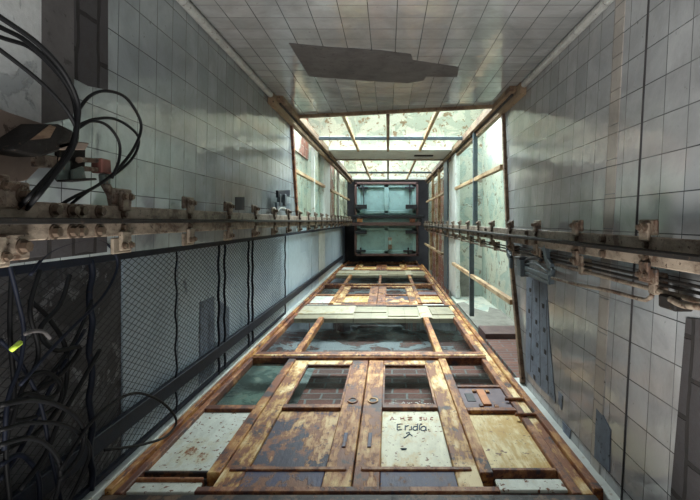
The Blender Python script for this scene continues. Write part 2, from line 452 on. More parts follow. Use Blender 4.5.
# landings bricked up behind the doors
def jag(x0, x1, z, n, amp):
    return [(x0 + (x1 - x0) * i / n, z + (R.uniform(-amp, amp) if 0 < i < n else 0)) for i in range(n + 1)]
YB = FRONT + .27
def brickpoly(pts, name, mat):
    return MB().prism([V(x, YB, z) for x, z in pts], (0, .12, 0)).build(name, mat, uv=uvB)
struct(MB().box(-1.6, 1.42, FRONT + .06, 2.0, 1.80, 1.93).build('floor_light_block', M['concrete']), 'slab added behind the lowest doors to block light from below', 'floor')  # added to stop light leaking up onto the infill brick
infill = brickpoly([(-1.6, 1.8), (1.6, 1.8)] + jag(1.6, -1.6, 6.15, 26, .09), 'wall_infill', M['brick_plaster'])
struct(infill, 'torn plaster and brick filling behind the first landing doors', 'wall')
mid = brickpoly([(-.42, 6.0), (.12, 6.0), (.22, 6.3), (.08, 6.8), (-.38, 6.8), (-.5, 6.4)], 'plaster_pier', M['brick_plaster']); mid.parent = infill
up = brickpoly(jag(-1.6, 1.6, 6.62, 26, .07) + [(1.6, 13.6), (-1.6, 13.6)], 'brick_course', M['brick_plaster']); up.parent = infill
# plain brick directly behind the first pair of doors and its right side window
o = MB().box(-.64, 1.0, YB - .11, YB - .002, 1.9, 4.78).build('brick_screen', M['brick_bright'], infill, uv=uvB)
o = MB().box(-1.4, -.66, YB - .06, YB - .002, 1.9, 4.9).build('plaster_screen', M['green_dark'], infill)
struct(MB().box(-1.7, 1.7, 1.95, 2.07, 1.7, 13.8).build('wall_light_block', M['bare_dark']), 'dark wall added behind the brickwork to keep daylight out', 'wall')  # backing added to keep outside light from the gaps in the brick

# stairwell around the shaft: outer walls, soffits at each landing
XO_R, XO_L = 1.42, -1.22
b = MB().box(XO_R, XO_R + .15, -2.2, 1.42, 3.2, 7.3)
wr = struct(b.build('wall_outer_right', M['mint_peel'], uv=uvS), 'peeling mint stairwell wall seen through the right opening', 'wall')
rw = struct(MB().box(.95, 1.57, 1.14, 1.3, 5.05, 7.25).build('wall_return', M['mint_peel']), 'return wall beside the doors beyond the right tiles', 'wall')
MB().box(.95, 1.42, 1.15, 1.3, 3.15, 4.68).build('brick_field', M['brick'], rw, uv=uvB)
MB().box(.95, 1.42, 1.10, 1.3, 4.68, 5.05).build('dark_ledge', M['car_purple'], rw)
MB().prism([V(x, 1.128, z) for x, z in [(.95,5.05),(1.42,5.05),(1.42,6.1),(1.33,6.3),(1.24,5.95),(1.12,6.2),(1.06,6.7),(.95,6.6)]], (0, .02, 0)).build('torn_render', M['render'], rw)
MB().prism([V((x - VX) / F * 7.24, (y - VY) / F * 7.24, 7.24) for x, y in [(457,262),(463,272),(472,276),(474,300),(462,298)]], (0, 0, .02)).build('torn_render', M['render'], rw)
struct(MB().box(1.1, 1.57, -2.2, 2.0, 3.0, 3.15).build('floor_light_block_right', M['concrete']), 'slab added beyond the right tiles to block light from below', 'floor')  # unseen slab added to keep sky light off the right stairwell wall
struct(MB().box(-1.65, -1.13, -2.2, -.02, 3.0, 3.15).build('floor_light_block_left', M['concrete']), 'slab added beyond the left tiles to block light from below', 'floor')  # unseen slab added against sky light rising on the left
b = MB().box(1.13, 1.25, -.90, 1.9, 8.2, 12.35)
o = struct(b.build('wall_outer_right_upper', M['brick_red'], uv=uvS), 'red brick stairwell wall through the upper right opening', 'wall')
b = MB().box(XO_L - .15, XO_L, -2.2, .3, 3.2, 7.3)
o = struct(b.build('wall_outer_left', M['mint_peel'], uv=uvS), 'peeling mint stairwell wall seen through the left opening', 'wall')
MB().box(XO_L, XO_L + .02, -1.9, -.92, 3.4, 7.25).build('brick_field', M['brick_red'], o, uv=uvS)
b = MB().box(-1.25, -1.13, -1.9, -.02, 8.2, 12.35)
o = struct(b.build('wall_outer_left_upper', M['brick_red'], uv=uvS), 'red brick stairwell wall through the upper left opening', 'wall')
MB().box(-1.13, -1.11, -1.9, -.02, 10.0, 12.35).build('plaster_field', M['cream_peel'], o)
struct(MB().box(-1.65, 1.57, -2.9, -2.75, 7.3, 13.5).build('wall_outer_back', M['cream_peel']), 'cream stairwell wall behind the rear glazing', 'wall')
for i, (z0, z1) in enumerate(((7.25, 8.2), (12.35, 12.6))):
    b = MB()
    b.box(-1.65, 1.57, -2.75, BACK - .05, z0, z1)
    o = struct(b.build('ceiling', M['cream_peel']), ('peeling cream soffit of the stair landing', 'peeling cream soffit of the upper landing')[i], 'ceiling')
    MB().box(-1.5, -1.06, BACK - .05, -.06, z0, z1).build('left_soffit', M['mint_peel'], o)
    MB().box(1.06, 1.42, BACK - .05, 1.95, z0, z1).build('right_soffit', M['mint_peel'], o)
struct(MB().box(-2, 2, -2.9, 2.1, 13.6, 13.8).build('ceiling_shaft', M['concrete']), 'dark slab added over the shaft to block light', 'ceiling')  # added above the car to shut out light from overhead

# ---------------- bare patches where tiles have fallen (parts of the walls)
def patch(name, pts, off, mat, parent, label=None):
    return MB().prism(pts, off).build(name, mat, parent, uv=uvS)
patch('render_patch', [on_back(*p) for p in [(289,43),(330,47),(379,50),(411,54),(413,60),(459,67),(457,77),(426,76),(424,80),(407,83),(360,80),(309,76)]], (0, .003, 0), M['bare'], wall_back)
LP = (.004, 0, 0)
patch('render_patch', [on_left(*p) for p in [(-300,-60),(40,-160),(40,124),(20,119),(-300,70)]], LP, M['bare_light'], wall_left)
patch('render_patch', [on_left(*p) for p in [(40,-60),(72,-60),(73,78),(72,118),(40,124)]], LP, M['bare'], wall_left)
patch('block_patch', [on_left(*p) for p in [(72,-60),(107,-60),(107,90),(88,86),(73,78)]], LP, M['blockwork'], wall_left)
patch('block_patch', [on_left(*p) for p in [(-400,215),(106,215),(106,252),(0,265),(-400,315)]], LP, M['blockwork'], wall_left)
patch('small_hole', [on_left(*p) for p in [(235,197),(244,197),(244,210),(235,210)]], LP, M['bare_dark'], wall_left)
RP = (-.004, 0, 0)
pb = patch('adhesive_patch', [on_right(*p) for p in [(527,276),(547,283),(550,340),(556,402),(541,388),(526,370)]], RP, M['bare_blue'], wall_right)
b = MB()
for px, py in [(531,290),(537,300),(544,306),(530,311),(537,322),(545,330),(531,335),(538,345),(546,352),(533,358),(540,370),(548,378),(535,377)]:
    p = on_right(px, py); b.box(p.x - .007, p.x - .003, p.y - .013, p.y + .013, p.z - CZ - .016, p.z - CZ + .016)
for pts in ([(533,280),(531,372)], [(540,282),(541,386)], [(547,300),(549,394)]):
    p, q_ = on_right(*pts[0]), on_right(*pts[1]); b.bar(p, q_, .008, .012)
b.build('adhesive_dab', M['bare_dark'], pb)['kind'] = 'stuff'
for pts in ([(597,408),(604,416),(611,430),(610,472),(602,464),(595,457)], [(563,421),(571,430),(568,464),(565,455)], [(559,391),(563,396),(562,410),(559,403)], [(591,484),(593,484),(593,494),(590,492)]):
    patch('missing_tile', [on_right(*p) for p in pts], RP, M['bare_blue'], wall_right)
patch('block_patch', [on_right(*p) for p in [(687,318),(1100,360),(1100,900),(668,600),(672,490),(680,400)]], RP, M['blockwork'], wall_right)
b = MB()
for i in range(14):
    y0 = BACK + i * .155
    if y0 + .15 > FRONT: break
    b.prism([V(right_x(y0), y0 + .002, 2.10), V(right_x(y0 + .15), y0 + .152, 2.10), V(right_x(y0 + .15), y0 + .152, 2.195), V(right_x(y0), y0 + .002, 2.195)], (-.004, 0, 0))
b.build('tan_tile_strip', M['tile_tan'], wall_right, uv=uvS)
# black wire tracks / dark joint lines on the right wall
for z in (1.90,):
    MB().prism([V(right_x(BACK), BACK, z), V(right_x(FRONT), FRONT, z), V(right_x(FRONT), FRONT, z + .008), V(right_x(BACK), BACK, z + .008)], (-.004, 0, 0)).build('dark_joint', M['bare_dark'], wall_right)

# ---------------- trims
t1 = MB()
for i in range(-4, 9):
    z = .8 + i * .36
    t1.cyl(V(left_x(BACK) + .022, BACK + .022, z), V(left_x(BACK) + .022, BACK + .022, z + .352), .024, 10)
struct(t1.build('trim_1', M['bead'], smooth=False), 'white corner bead between left and rear tiles', 'trim')
t1 = MB()
for i in range(-4, 8):
    z = .8 + i * .36
    t1.cyl(V(right_x(BACK) - .022, BACK + .022, z), V(right_x(BACK) - .022, BACK + .022, z + .352), .024, 10)
struct(t1.build('trim_2', M['bead']), 'white corner bead between right and rear tiles', 'trim')
zE = lambda x: edge_z(x, BACK)
t = MB().bar(V(xl, BACK + .012, zE(xl)), V(xr, BACK + .012, zE(xr)), .03, .05)
struct(t.build('trim_3', M['wood'], bevel=.003), 'brown capping along the top of the rear tiles', 'trim')
t = MB().bar(V(left_x(BACK) + .01, BACK, 4.80), V(left_x(YL) + .01, -.02, 5.24), .03, .06)
struct(t.build('trim_4', M['door_iron'], bevel=.003), 'rust brown capping on the edge of the left tiles', 'trim')
t = MB().bar(V(xa - .01, BACK, 4.33), V(right_x(0) - .01, 0, 3.93), .03, .045).bar(V(right_x(0) - .01, 0, 3.93), V(xb - .01, FRONT - .03, 3.26), .03, .045)
struct(t.build('trim_5', M['wood'], bevel=.003), 'brown capping on the slanting edge of the right tiles', 'trim')
t = MB().box(XLOW, XLOW + .045, FRONT - .04, FRONT + .03, 1.6, TOP)
struct(t.build('trim_6', M['white_paint'], bevel=.003), 'white strip between left wall and rusty door front', 'trim')
t = MB().box(.885, .935, FRONT - .02, FRONT + .03, 1.6, 3.4)
struct(t.build('trim_7', M['white_paint'], bevel=.003), 'white strip between right tiles and rusty door front', 'trim')

# landing edge beams around the shaft
o = MB().box(-.99, 1.05, BACK - .05, BACK, 7.12, 8.26).build('trim_8', M['white_paint'], bevel=.006)
struct(o, 'white landing beam between the two rear windows', 'trim')
MB().box(-.99, 1.05, BACK, BACK + .012, 8.16, 8.26).build('beam_lip', M['wood'], o)
MB().box(.42, .72, BACK, BACK + .012, 7.62, 7.74).build('dark_slot', M['bare_dark'], o)
o = MB().box(-1.06, -1.0, BACK, -.05, 7.5, 8.3).build('trim_9', M['white_paint'], bevel=.006)
struct(o, 'white landing beam on the left side', 'trim')
o = MB().box(.985, 1.05, BACK, FRONT, 7.0, 7.45).box(1.0, 1.05, BACK, FRONT, 7.45, 7.9).build('trim_10', M['white_paint'], bevel=.006)
struct(o, 'stepped pale landing beam on the right side', 'trim')
MB().box(.975, 1.0, BACK, FRONT, 7.9, 8.4).build('grey_board', M['steel_blue'], o, bevel=.004)

# ---------------- windows of the stairwell glazing
def bar_obj(name, a, b_, w, h, mat, parent): return MB().bar(a, b_, w, h).build(name, mat, parent, bevel=.003)
def rear_window(n, z0, z1, zc, label):
    w = thing('window_%d' % n, label, 'window', V(0, BACK, z0)); struct(w)
    for x in (-.44, .0, .47):
        bar_obj('mullion', V(x, BACK, max(z0, edge_z(x, BACK) if n == 1 else z0)), V(x, BACK, z1), .035, .045, M['oak'] if x else M['wood'], w)
    bar_obj('transom', V(-.98, BACK, zc), V(1.03, BACK, zc), .04, .045, M['steel_blue'], w)
    if n == 2: bar_obj('head_rail', V(-.98, BACK, z1 - .1), V(1.03, BACK, z1 - .1), .06, .2, M['white_paint'], w)
    MB().prism([V(-.97, BACK - .02, (zE(-.97) if n == 1 else z0)), V(1.03, BACK - .02, (zE(1.03) if n == 1 else z0)), V(1.03, BACK - .02, z1), V(-.97, BACK - .02, z1)], (0, -.004, 0)).build('pane', M['glass_clear'], w)
rear_window(1, 4.3, 7.12, 6.1, 'rear stairwell window above the white tiles')
rear_window(2, 8.26, 12.0, 10.4, 'upper rear stairwell window just below the lift car')
def side_window(n, x, y0, y1, z0, z1, rail_y, posts, label, glass=True, mat='oak'):
    w = thing('window_%d' % n, label, 'window', V(x, y0, z0)); struct(w)
    for yy, za in rail_y: bar_obj('glazing_bar', V(x, yy, za), V(x, yy, z1), .045, .04, M[mat], w)
    for zz, m in posts: bar_obj('post', V(x, y0, zz), V(x, y1, zz), .05, .05, M[m], w)
    if glass:
        pts = glass
        MB().prism([V(x + (.02 if x > 0 else -.02), a, c) for a, c in pts], (.004, 0, 0)).build('pane', M['glass_clear'], w)
side_window(3, -1.0, BACK, -.04, 5.0, 7.5, [(-.54, 5.04)], [(6.4, 'white_paint')], 'left stairwell window beside the grey tiles', [(BACK, 4.85), (.1, 5.3), (.1, 7.5), (BACK, 7.5)])
side_window(4, -1.0, BACK, -.04, 8.3, 12.3, [(-.54, 8.3)], [(9.6, 'white_paint')], 'upper left stairwell window with brick behind', [(BACK, 8.3), (.1, 8.3), (.1, 12.3), (BACK, 12.3)])
side_window(5, .99, BACK, .05, 4.3, 7.0, [(-.47, 4.15)], [(5.45, 'steel_blue')], 'right stairwell window above the rail', [(BACK, 4.4), (.05, 4.0), (.05, 7.0), (BACK, 7.0)])
side_window(6, .99, BACK, .05, 8.4, 12.3, [(-.49, 8.4)], [(9.3, 'oak'), (10.6, 'oak')], 'upper right stairwell window with brick behind', [(BACK, 8.4), (.05, 8.4), (.05, 12.3), (BACK, 12.3)])
side_window(7, .95, .16, FRONT - .05, 3.9, 7.0, [(.62, 3.66)], [(5.45, 'steel_blue')], 'right stairwell opening below the rail with torn render behind', None)
side_window(8, .95, .16, FRONT - .05, 8.4, 12.3, [(.58, 8.4)], [(9.3, 'oak'), (10.6, 'oak')], 'upper right stairwell opening below the rail', None)

# corner posts carrying the glazing
def corner_post(x, y, sx, z0, label):
    t = thing('corner_post', label, 'post', V(x, y, z0), 'timber posts in the rear corners')
    MB().box(min(x, x + sx*.05), max(x, x + sx*.05), y - .0, y + .09, z0, TOP).build('side_board', M['wood'], t, bevel=.004)
    MB().box(min(x, x + sx*.10), max(x, x + sx*.10), y - .05, y + .035, z0 + .12, TOP).build('rear_board', M['wood'], t, bevel=.004)
    MB().box(min(x + sx*.05, x + sx*.065), max(x + sx*.05, x + sx*.065), y + .035, y + .05, z0 + .2, TOP).build('groove_bead', M['bare_dark'], t)
corner_post(xl, BACK + .005, 1, 3.9, 'brown timber corner post between left and rear stairwell windows')
corner_post(xr, BACK + .005, -1, 3.61, 'brown timber corner post between right and rear stairwell windows')

# ------------------------------------------------------------------ door front
D = FRONT
# continuous steel angles either side of the doors
t = thing('corner_angle', 'long rusty steel angle down the left edge of the door front', 'angle', V(-1.16, D, 1.97), 'steel angles flanking the lift doors')
MB().box(-1.165, -1.135, D - .03, D + .02, 1.97, TOP).build('outer_flange', M['door_rust'], t, bevel=.003)
MB().box(-1.135, -1.10, D - .005, D + .02, 1.97, TOP).build('inner_flange', M['door_iron'], t, bevel=.003)
t = thing('corner_angle', 'long rusty steel angle down the right edge of the door front', 'angle', V(.83, D, 1.97), 'steel angles flanking the lift doors')
MB().box(.845, .885, D - .03, D + .02, 1.97, TOP).build('outer_flange', M['door_rust'], t, bevel=.003)
MB().box(.80, .845, D - .008, D + .02, 1.97, TOP).build('inner_flange', M['door_cream'], t, bevel=.003)

LV = [1.97, 6.40, 10.92]
NM = ['lowest', 'middle', 'topmost']
SA, SB = -.713 * D, -.662 * D          # left mullion
SC_, SD = .362 * D, .415 * D           # right mullion
XR0, XR1 = .672 * D, .708 * D          # right inner post
XL0 = -.98 * D
def frame_screen(k):
    z = LV[k]
    t = thing('landing_screen', ['rusty steel door surround with white lower left panel, nearest the camera',
        'rusty steel door surround between the two cream tile bands',
        'rusty steel door surround just below the lift car'][k], 'door surround', V(0, D, z), 'landing door surrounds')
    P = lambda name, x0, x1, y0, y1, a, c, m, bv=.004, **kw: MB().box(x0, x1, D + y0, D + y1, z + a, z + c).build(name, M[m], t, bevel=bv, **kw)
    top = 3.62
    P('post', SA, SB, -.012, .05, .16, top, 'door_rust'); P('post', SC_, SD, -.012, .05, .16, top, 'door_rust')
    P('post', XR0, XR1, -.012, .05, .0, top, 'door_iron'); P('post', XL0 - .02, XL0 + .012, -.012, .05, 0, top, 'door_iron')
    P('transom_rail', XL0, XR1, -.022, .05, 1.93, 2.10, 'door_iron')
    P('transom_bead', XL0, XR1, -.03, -.022, 1.955, 1.985, 'door_cream', 0)
    P('sill', XL0 - .1, XR1 + .05, -.010, .08, -.06, -.005, 'sill')
    P('kick_rail', SA, SD, -.008, .03, .02, .06, 'door_iron')
    # left side light
    P('side_panel', XL0, SA, .012, .03, .20, .895, 'panel_white')
    P('side_panel', XL0, SA, .004, .02, .035, .115, 'panel_white')
    P('side_rail', XL0, SA, -.008, .03, .115, .135, 'door_iron'); P('side_rail', XL0, SA, -.0, .03, .185, .205, 'sill')
    P('recess', XL0, SA, .035, .045, .13, .19, 'sill')
    P('side_rail', XL0, SA, -.008, .03, .895, .96, 'door_iron')
    P('pane', XL0, SA, .028, .033, .96, 1.93, 'glass_side', 0)
    # right side light
    P('side_panel', SD, XR0, .010, .03, .20, .86, 'panel_cream'); P('side_panel', SD, XR0, .004, .02, .05, .14, 'panel_white')
    P('recess', SD, XR0, .035, .045, .13, .21, 'sill'); P('side_rail', SD, XR0, -.01, .03, .185, .21, 'door_iron')
    P('side_rail', SD, XR0, -.012, .03, .86, .91, 'door_rust'); P('side_rail', SD, XR0, -.01, .03, 1.27, 1.31, 'door_iron')
    pl = P('switch_plate', SD, XR0, .0, .03, .91, 1.27, 'purple_plate')
    def Q(name, x0, x1, y0, y1, a, c, m): return MB().box(x0, x1, D + y0, D + y1, z + a, z + c).build(name, M[m], pl, bevel=.002)
    if k == 0:
        Q('black_slot', SD + .03, SD + .085, -.003, .002, 1.03, 1.17, 'car_dark')
        Q('orange_tag', SD + .115, SD + .165, -.012, .002, .96, 1.22, 'orange_tag')
        for xx, zz in ((.1, 1.2), (.185, 1.19), (.1, .95), (.19, .94)):
            Q('screw', SD + xx - .012, SD + xx + .012, -.012, .0, zz - .02, zz + .02, 'door_rust')
    P('pane', SD, XR0, .028, .033, 1.31, 1.93, 'glass', 0)
    # transom lights
    for a, c in ((XL0, SA), (SB, SC_), (SD, XR0)): P('transom_pane', a, c, .028, .032, 2.10, top, 'glass', 0)
    if k == 1: P('post', -.155 * D, -.115 * D, -.008, .05, 2.10, top, 'door_iron')
    if k == 0:   # hinge pins on the right post
        for zz in (1.02, .78):
            MB().cyl(V(XR0 - .03, D - .02, z + zz), V(XR1 + .08, D - .02, z + zz), .011, 8).build('hinge_pin', M['door_iron'], t)
    return t
def leaf(k, side):
    z = LV[k]
    C = -.138 * D
    x0, x1 = (SB, C - .003) if side < 0 else (C + .003, SC_)
    s0, s1 = ((-.567 * D) - x0, x1 - (-.252 * D)) if side < 0 else ((-.031 * D) - x0, x1 - .266 * D)
    lab = [('left leaf of the lowest lift doors, rust and dark blue lower panel', 'right leaf of the lowest lift doors, pale panel with handwriting'),
           ('left leaf of the middle lift doors, above the first cream tile band', 'right leaf of the middle lift doors, above the first cream tile band'),
           ('left leaf of the topmost lift doors, under the lift car', 'right leaf of the topmost lift doors, under the lift car')][k][0 if side < 0 else 1]
    t = thing('lift_door', lab, 'door', V((x0 + x1) / 2, D, z), 'lift door leaves')
    P = lambda name, a0, a1, y0, y1, a, c, m, bv=.004: MB().box(a0, a1, D + y0, D + y1, z + a, z + c).build(name, M[m], t, bevel=bv)
    outer_m, inner_m = 'door_cream', ('door_rust' if k == 0 else 'door_iron')
    P('stile', x0, x0 + s0, 0, .035, .06, 1.92, outer_m if side < 0 else inner_m)
    P('stile', x1 - s1, x1, 0, .035, .06, 1.92, inner_m if side < 0 else outer_m)
    P('top_rail', x0 + s0, x1 - s1, .001, .034, 1.82, 1.92, 'door_cream')
    P('mid_rail', x0 + s0, x1 - s1, -.006, .034, .92, .98, 'door_iron')
    P('bottom_rail', x0 + s0, x1 - s1, .001, .034, .06, .20, 'blue_worn' if k == 0 else 'door_rust')
    P('rail_bead', x0 + .03, x1 - .03, -.008, .004, .195, .225, 'door_iron')
    pm = ('panel_purple' if side < 0 else 'panel_graffiti') if k == 0 else ('panel_purple' if k == 1 and side > 0 else 'panel_cream')
    P('panel', x0 + s0, x1 - s1, .014, .028, .22, .92, pm)
    P('pane', x0 + s0, x1 - s1, .02, .025, .98, 1.82, 'glass', 0)
    bd = MB()
    for a, c in ((x0 + s0, x0 + s0 + .012), (x1 - s1 - .012, x1 - s1)): bd.box(a, c, D + .004, D + .02, z + .98, z + 1.82)
    bd.box(x0 + s0, x1 - s1, D + .004, D + .02, z + 1.805, z + 1.82)
    bd.build('glazing_bead', M['door_iron'], t)
    # sunken oval finger pull
    hx = (x1 - s1 / 2) if side < 0 else (x0 + s0 / 2)
    h = MB(); n = 18; rg = []
    for rr, yy in ((1.0, -.001), (1.0, -.007), (.72, -.007), (.62, .006)):
        rg.append([V(hx + .033 * rr * math.cos(2*math.pi*i/n), D + yy, z + 1.04 + .045 * rr * math.sin(2*math.pi*i/n)) for i in range(n)])
    for a, c in zip(rg, rg[1:]):
        q = len(h.v); h.v += a + c
        for i in range(n): h.f.append((q + i, q + (i+1) % n, q + n + (i+1) % n, q + n + i))
    ho = h.build('finger_pull', M['door_rust'], t)
    MB().prism([V(hx + .023*math.cos(2*math.pi*i/n), D - .003, z + 1.04 + .031*math.sin(2*math.pi*i/n)) for i in range(n)], (0, .002, 0)).build('pull_recess', M['car_dark'], ho)
    MB().box(hx - .01, hx + .01, D - .006, D, z + .42, z + .58).build('lock_plate', M['blue_worn'], t, bevel=.002)
    return t
for k in range(3):
    frame_screen(k)
    leaf(k, -1); rl = leaf(k, 1)
    if k == 0:
        pnl = [c for c in children(rl) if c.name.startswith('panel')][0]
        def ink(strokes, r, mat, name):
            b = MB()
            for s in strokes:
                b.tube([on_front(375 + .13 * x, 405 + .13 * y, D + .0125) for x, y in s], r, 5, 3)
            b.build(name, M[mat], pnl)
        ink([[(172,148),(170,170),(175,192),(205,188)], [(172,150),(198,146)], [(172,170),(194,168)],
             [(232,192),(234,160),(240,164),(258,158)], [(262,192),(275,190)], [(280,165),(282,190)],
             [(322,165),(298,168),(294,188),(312,194),(324,182),(330,146),(326,192)], [(342,192),(344,158),(352,146),(360,150)],
             [(360,168),(352,182),(362,196),(384,194),(390,176),(378,164),(360,168)], [(392,168),(394,196)], [(412,188),(414,191)],
             [(240,218),(262,210),(262,225),(232,250),(222,248)], [(250,232),(270,226),(286,238)], [(196,336),(244,336)], [(204,344),(240,342)]], .0032, 'ink', 'dark_handwriting')
        ink([[(120,112),(132,92),(144,112)], [(196,96),(200,112)], [(196,104),(222,102)], [(222,94),(224,112)],
             [(250,94),(284,96),(254,114),(288,114)], [(360,94),(344,96),(346,104),(360,106),(358,116),(340,116)],
             [(376,94),(376,112),(394,114),(396,96)], [(446,96),(430,98),(428,112),(446,114)]], .0024, 'red_ink', 'red_handwriting')

# cream tile bands above each set of doors
for k, (z0, z1) in enumerate(((5.59, 6.37), (10.03, 10.89))):
    lab = ('cream tile band above the lowest lift doors', 'cream tile band above the middle lift doors')[k]
    t = thing('trim_%d' % (11 + k), lab, 'trim', V(0, D, z0)); struct(t)
    MB().box(-1.10, .80, D + .005, D + .06, z0, z1).build('backing', M['tile_cream'], t, bevel=.004, uv=uvB)
    for a, c, q0, q1, m in ((-1.10, -.42,   .30, .98, 'band_tile'), (-.42, -.02, .42, .9, 'tile_cream'), (.0, .36, .12, .6, 'tile_cream'), (.38, .52, .0, .95, 'band_tile'), (.53, .80, .25, .7, 'tile_cream')):
        MB().box(a, c, D - .008, D + .006, z0 + (z1-z0)*q0, z0 + (z1-z0)*q1).build('loose_tile', M[m], t, bevel=.003, uv=uvB)
    MB().box(-1.10, .80, D - .004, D + .02, z1 - .03, z1).build('rusty_lip', M['door_iron'], t)

# ------------------------------------------------------------------ guide rails
def guide_rail(x, yc, s, zs, extra, label, z0, z1):
    """s = +1 when the wall lies at larger x"""
    t = thing('guide_rail', label, 'guide rail', V(x, yc, z0), 'lift guide rails')
    X = lambda a, c: (min(x + s*a, x + s*c), max(x + s*a, x + s*c))
    f0, f1 = X(.0, .018)
    MB().box(f0, f1, yc - .05, yc + .05, z0, z1).build('flange', M['rail'], t, bevel=.003)
    g0, g1 = X(-.05, .0)
    MB().box(g0, g1, yc - .008, yc + .008, z0, z1).build('blade', M['rail_dark'], t, bevel=.002)
    w = abs(extra['wall'] - x)
    bolt = None
    def bolt_at(parent, yy, zz, r=.014, hgt=.016, base=0.):
        b = MB(); bx0 = x - s * base
        b.cyl(V(bx0, yy, zz), V(bx0 - s*.004, yy, zz), r * 1.45, 12)
        b.cyl(V(bx0 - s*.004, yy, zz), V(bx0 - s*hgt, yy, zz), r, 6)
        return b.build('bolt', M['bolt'], parent)
    for z in zs:
        for q in (-1, 1):
            ya, yb = sorted((yc + q*.028, yc + q*.105))
            c = MB().box(*X(-.012, .0), ya, yc + q*.05 if q > 0 else yb, z - .028, z + .028) if False else MB()
            c.box(*X(-.014, .001), min(yc + q*.034, yc + q*.1), max(yc + q*.034, yc + q*.1), z - .03, z + .03)
            c.box(*X(.0, .012), min(yc + q*.056, yc + q*.11), max(yc + q*.056, yc + q*.11), z - .058, z + .058)
            co = c.build('rail_clip', M['clip'], t, bevel=.004)
            bolt_at(co, yc + q*.083, z + .022, .009, .012, .014)
            bolt_at(co, yc + q*.083, z - .02, .009, .012, .014)
            bolt_at(co, yc + q*.022, z, .010, .013, .0)
        MB().box(*X(.018, w), yc - .048, yc + .048, z - .03, z + .03).build('wall_bracket', M['clip'], t, bevel=.003)
    for zz in extra['bolts']:
        for q in (-1, 1): bolt_at(t, yc + q*.03, zz, .014, .018, 0)
    for (a, c, ya, yb) in extra['plates']:
        p = MB().box(*X(-.012, .0), yc + ya, yc + yb, a, c).build('fishplate', M['rail'], t, bevel=.004)
        for zz in (a + .03, c - .03): bolt_at(p, yc + (ya + yb) / 2, zz, .014, .02, .012)
    return t
zsL = [1.64 + .545 * i for i in range(-3, 19)]
guide_rail(-.905, 0.0, -1, zsL, {'wall': -.998, 'bolts': [1.30, 1.372, 1.41, 1.50], 'plates': [(1.0, 1.20, -.095, -.03), (1.0, 1.20, .03, .095)]},
           'rust brown bolted guide rail along the left wall', -.98, TOP - .16)
zsR = [1.67 + .62 * i for i in range(-3, 17)]
guide_rail(.90, .105, 1, zsR, {'wall': .975, 'bolts': [2.0, 3.1, 4.4], 'plates': []},
           'dusty bolted guide rail along the right wall', -.98, TOP - .16)
# thin strips below the right rail
t = thing('pipe_run', 'three thin dull rods running just below the right guide rail', 'pipes', V(.93, .2, 1.0))
for yy, r in ((.197, .006), (.216, .006), (.240, .009)):
    MB().cyl(V(.93, yy, -.95), V(.93, yy, 11.5), r, 8).build('rod', M['rail_dark'] if r < .008 else M['clip'], t)
for z in zsR[:12]:
    MB().box(.915, .965, .18, .255, z - .02, z + .02).build('rod_saddle', M['clip'], t, bevel=.003)

# ------------------------------------------------------------------ limit switches and brackets
def on_r(px, py, X=.90): return on_x(px, py, X)
t = thing('limit_switch', 'blue grey limit switch with bent arms below the right rail', 'switch', on_r(523, 268))
p = on_r(523, 267)
MB().box(.87, .93, p.y - .055, p.y + .06, p.z - CZ - .05, p.z - CZ + .05).build('switch_body', M['steel_blue'], t, bevel=.006)
MB().box(.86, .94, p.y - .07, p.y - .052, p.z - CZ - .06, p.z - CZ + .06).build('body_lid', M['car_dark'], t, bevel=.004)
MB().tube([on_r(525,262), on_r(528,259), on_r(537,258), on_r(541,260)], .010, 8).build('roller_arm', M['car_dark'], t, smooth=True)
MB().tube([on_r(526,264), on_r(536,264), on_r(548,272)], .007, 8).build('trip_lever', M['steel_blue'], t, smooth=True)
MB().bar(on_r(526,268), on_r(550,278), .02, .03).build('link_bar', M['steel_blue'], t, bevel=.002)
MB().bar(on_r(526,273), on_r(550,283), .014, .02).build('link_bar', M['steel_blue'], t, bevel=.002)
for n, pts, lab in (('hanger_arm', [(545,246),(548,262),(552,268),(551,283)], 'cranked grey hanger arm under the right rail beside the limit switch'),
                    ('hanger_arm', [(508,240),(508,252),(511,258),(511,268)], 'cranked grey hanger arm under the right rail at the end of the tiles')):
    b = MB()
    for a, c in zip(pts, pts[1:]): b.bar(on_r(*a, .91), on_r(*c, .91), .05, .022, (1, 0, 0))
    tag(b.build(n, M['steel_blue'], bevel=.003), lab, 'arm', 'hanger arms')
tag(MB().tube([on_r(552,278,.9), on_r(580,285,.91), on_r(610,291,.92), on_r(640,299,.92), on_r(648,299,.92), on_r(652,295,.92), on_r(652,293,.95)], .008, 8).build('trip_rod', M['clip'], smooth=True),
    'thin rusty rod with hooked end on the right tiles', 'rod')
t = thing('rod_clamp', 'rusty clamp with bent rod at the right edge of the picture', 'clamp', on_r(675, 300, .93))
a = on_r(674, 302, .93)
MB().box(.9, .96, a.y - .022, a.y + .022, a.z - CZ - .055, a.z - CZ + .04).build('clamp_block', M['rail_dark'], t, bevel=.005)
MB().tube([on_r(670,299,.9), on_r(682,305,.9), on_r(700,307,.9), on_r(730,310,.9)], .010, 8).build('bent_rod', M['clip'], t, smooth=True)

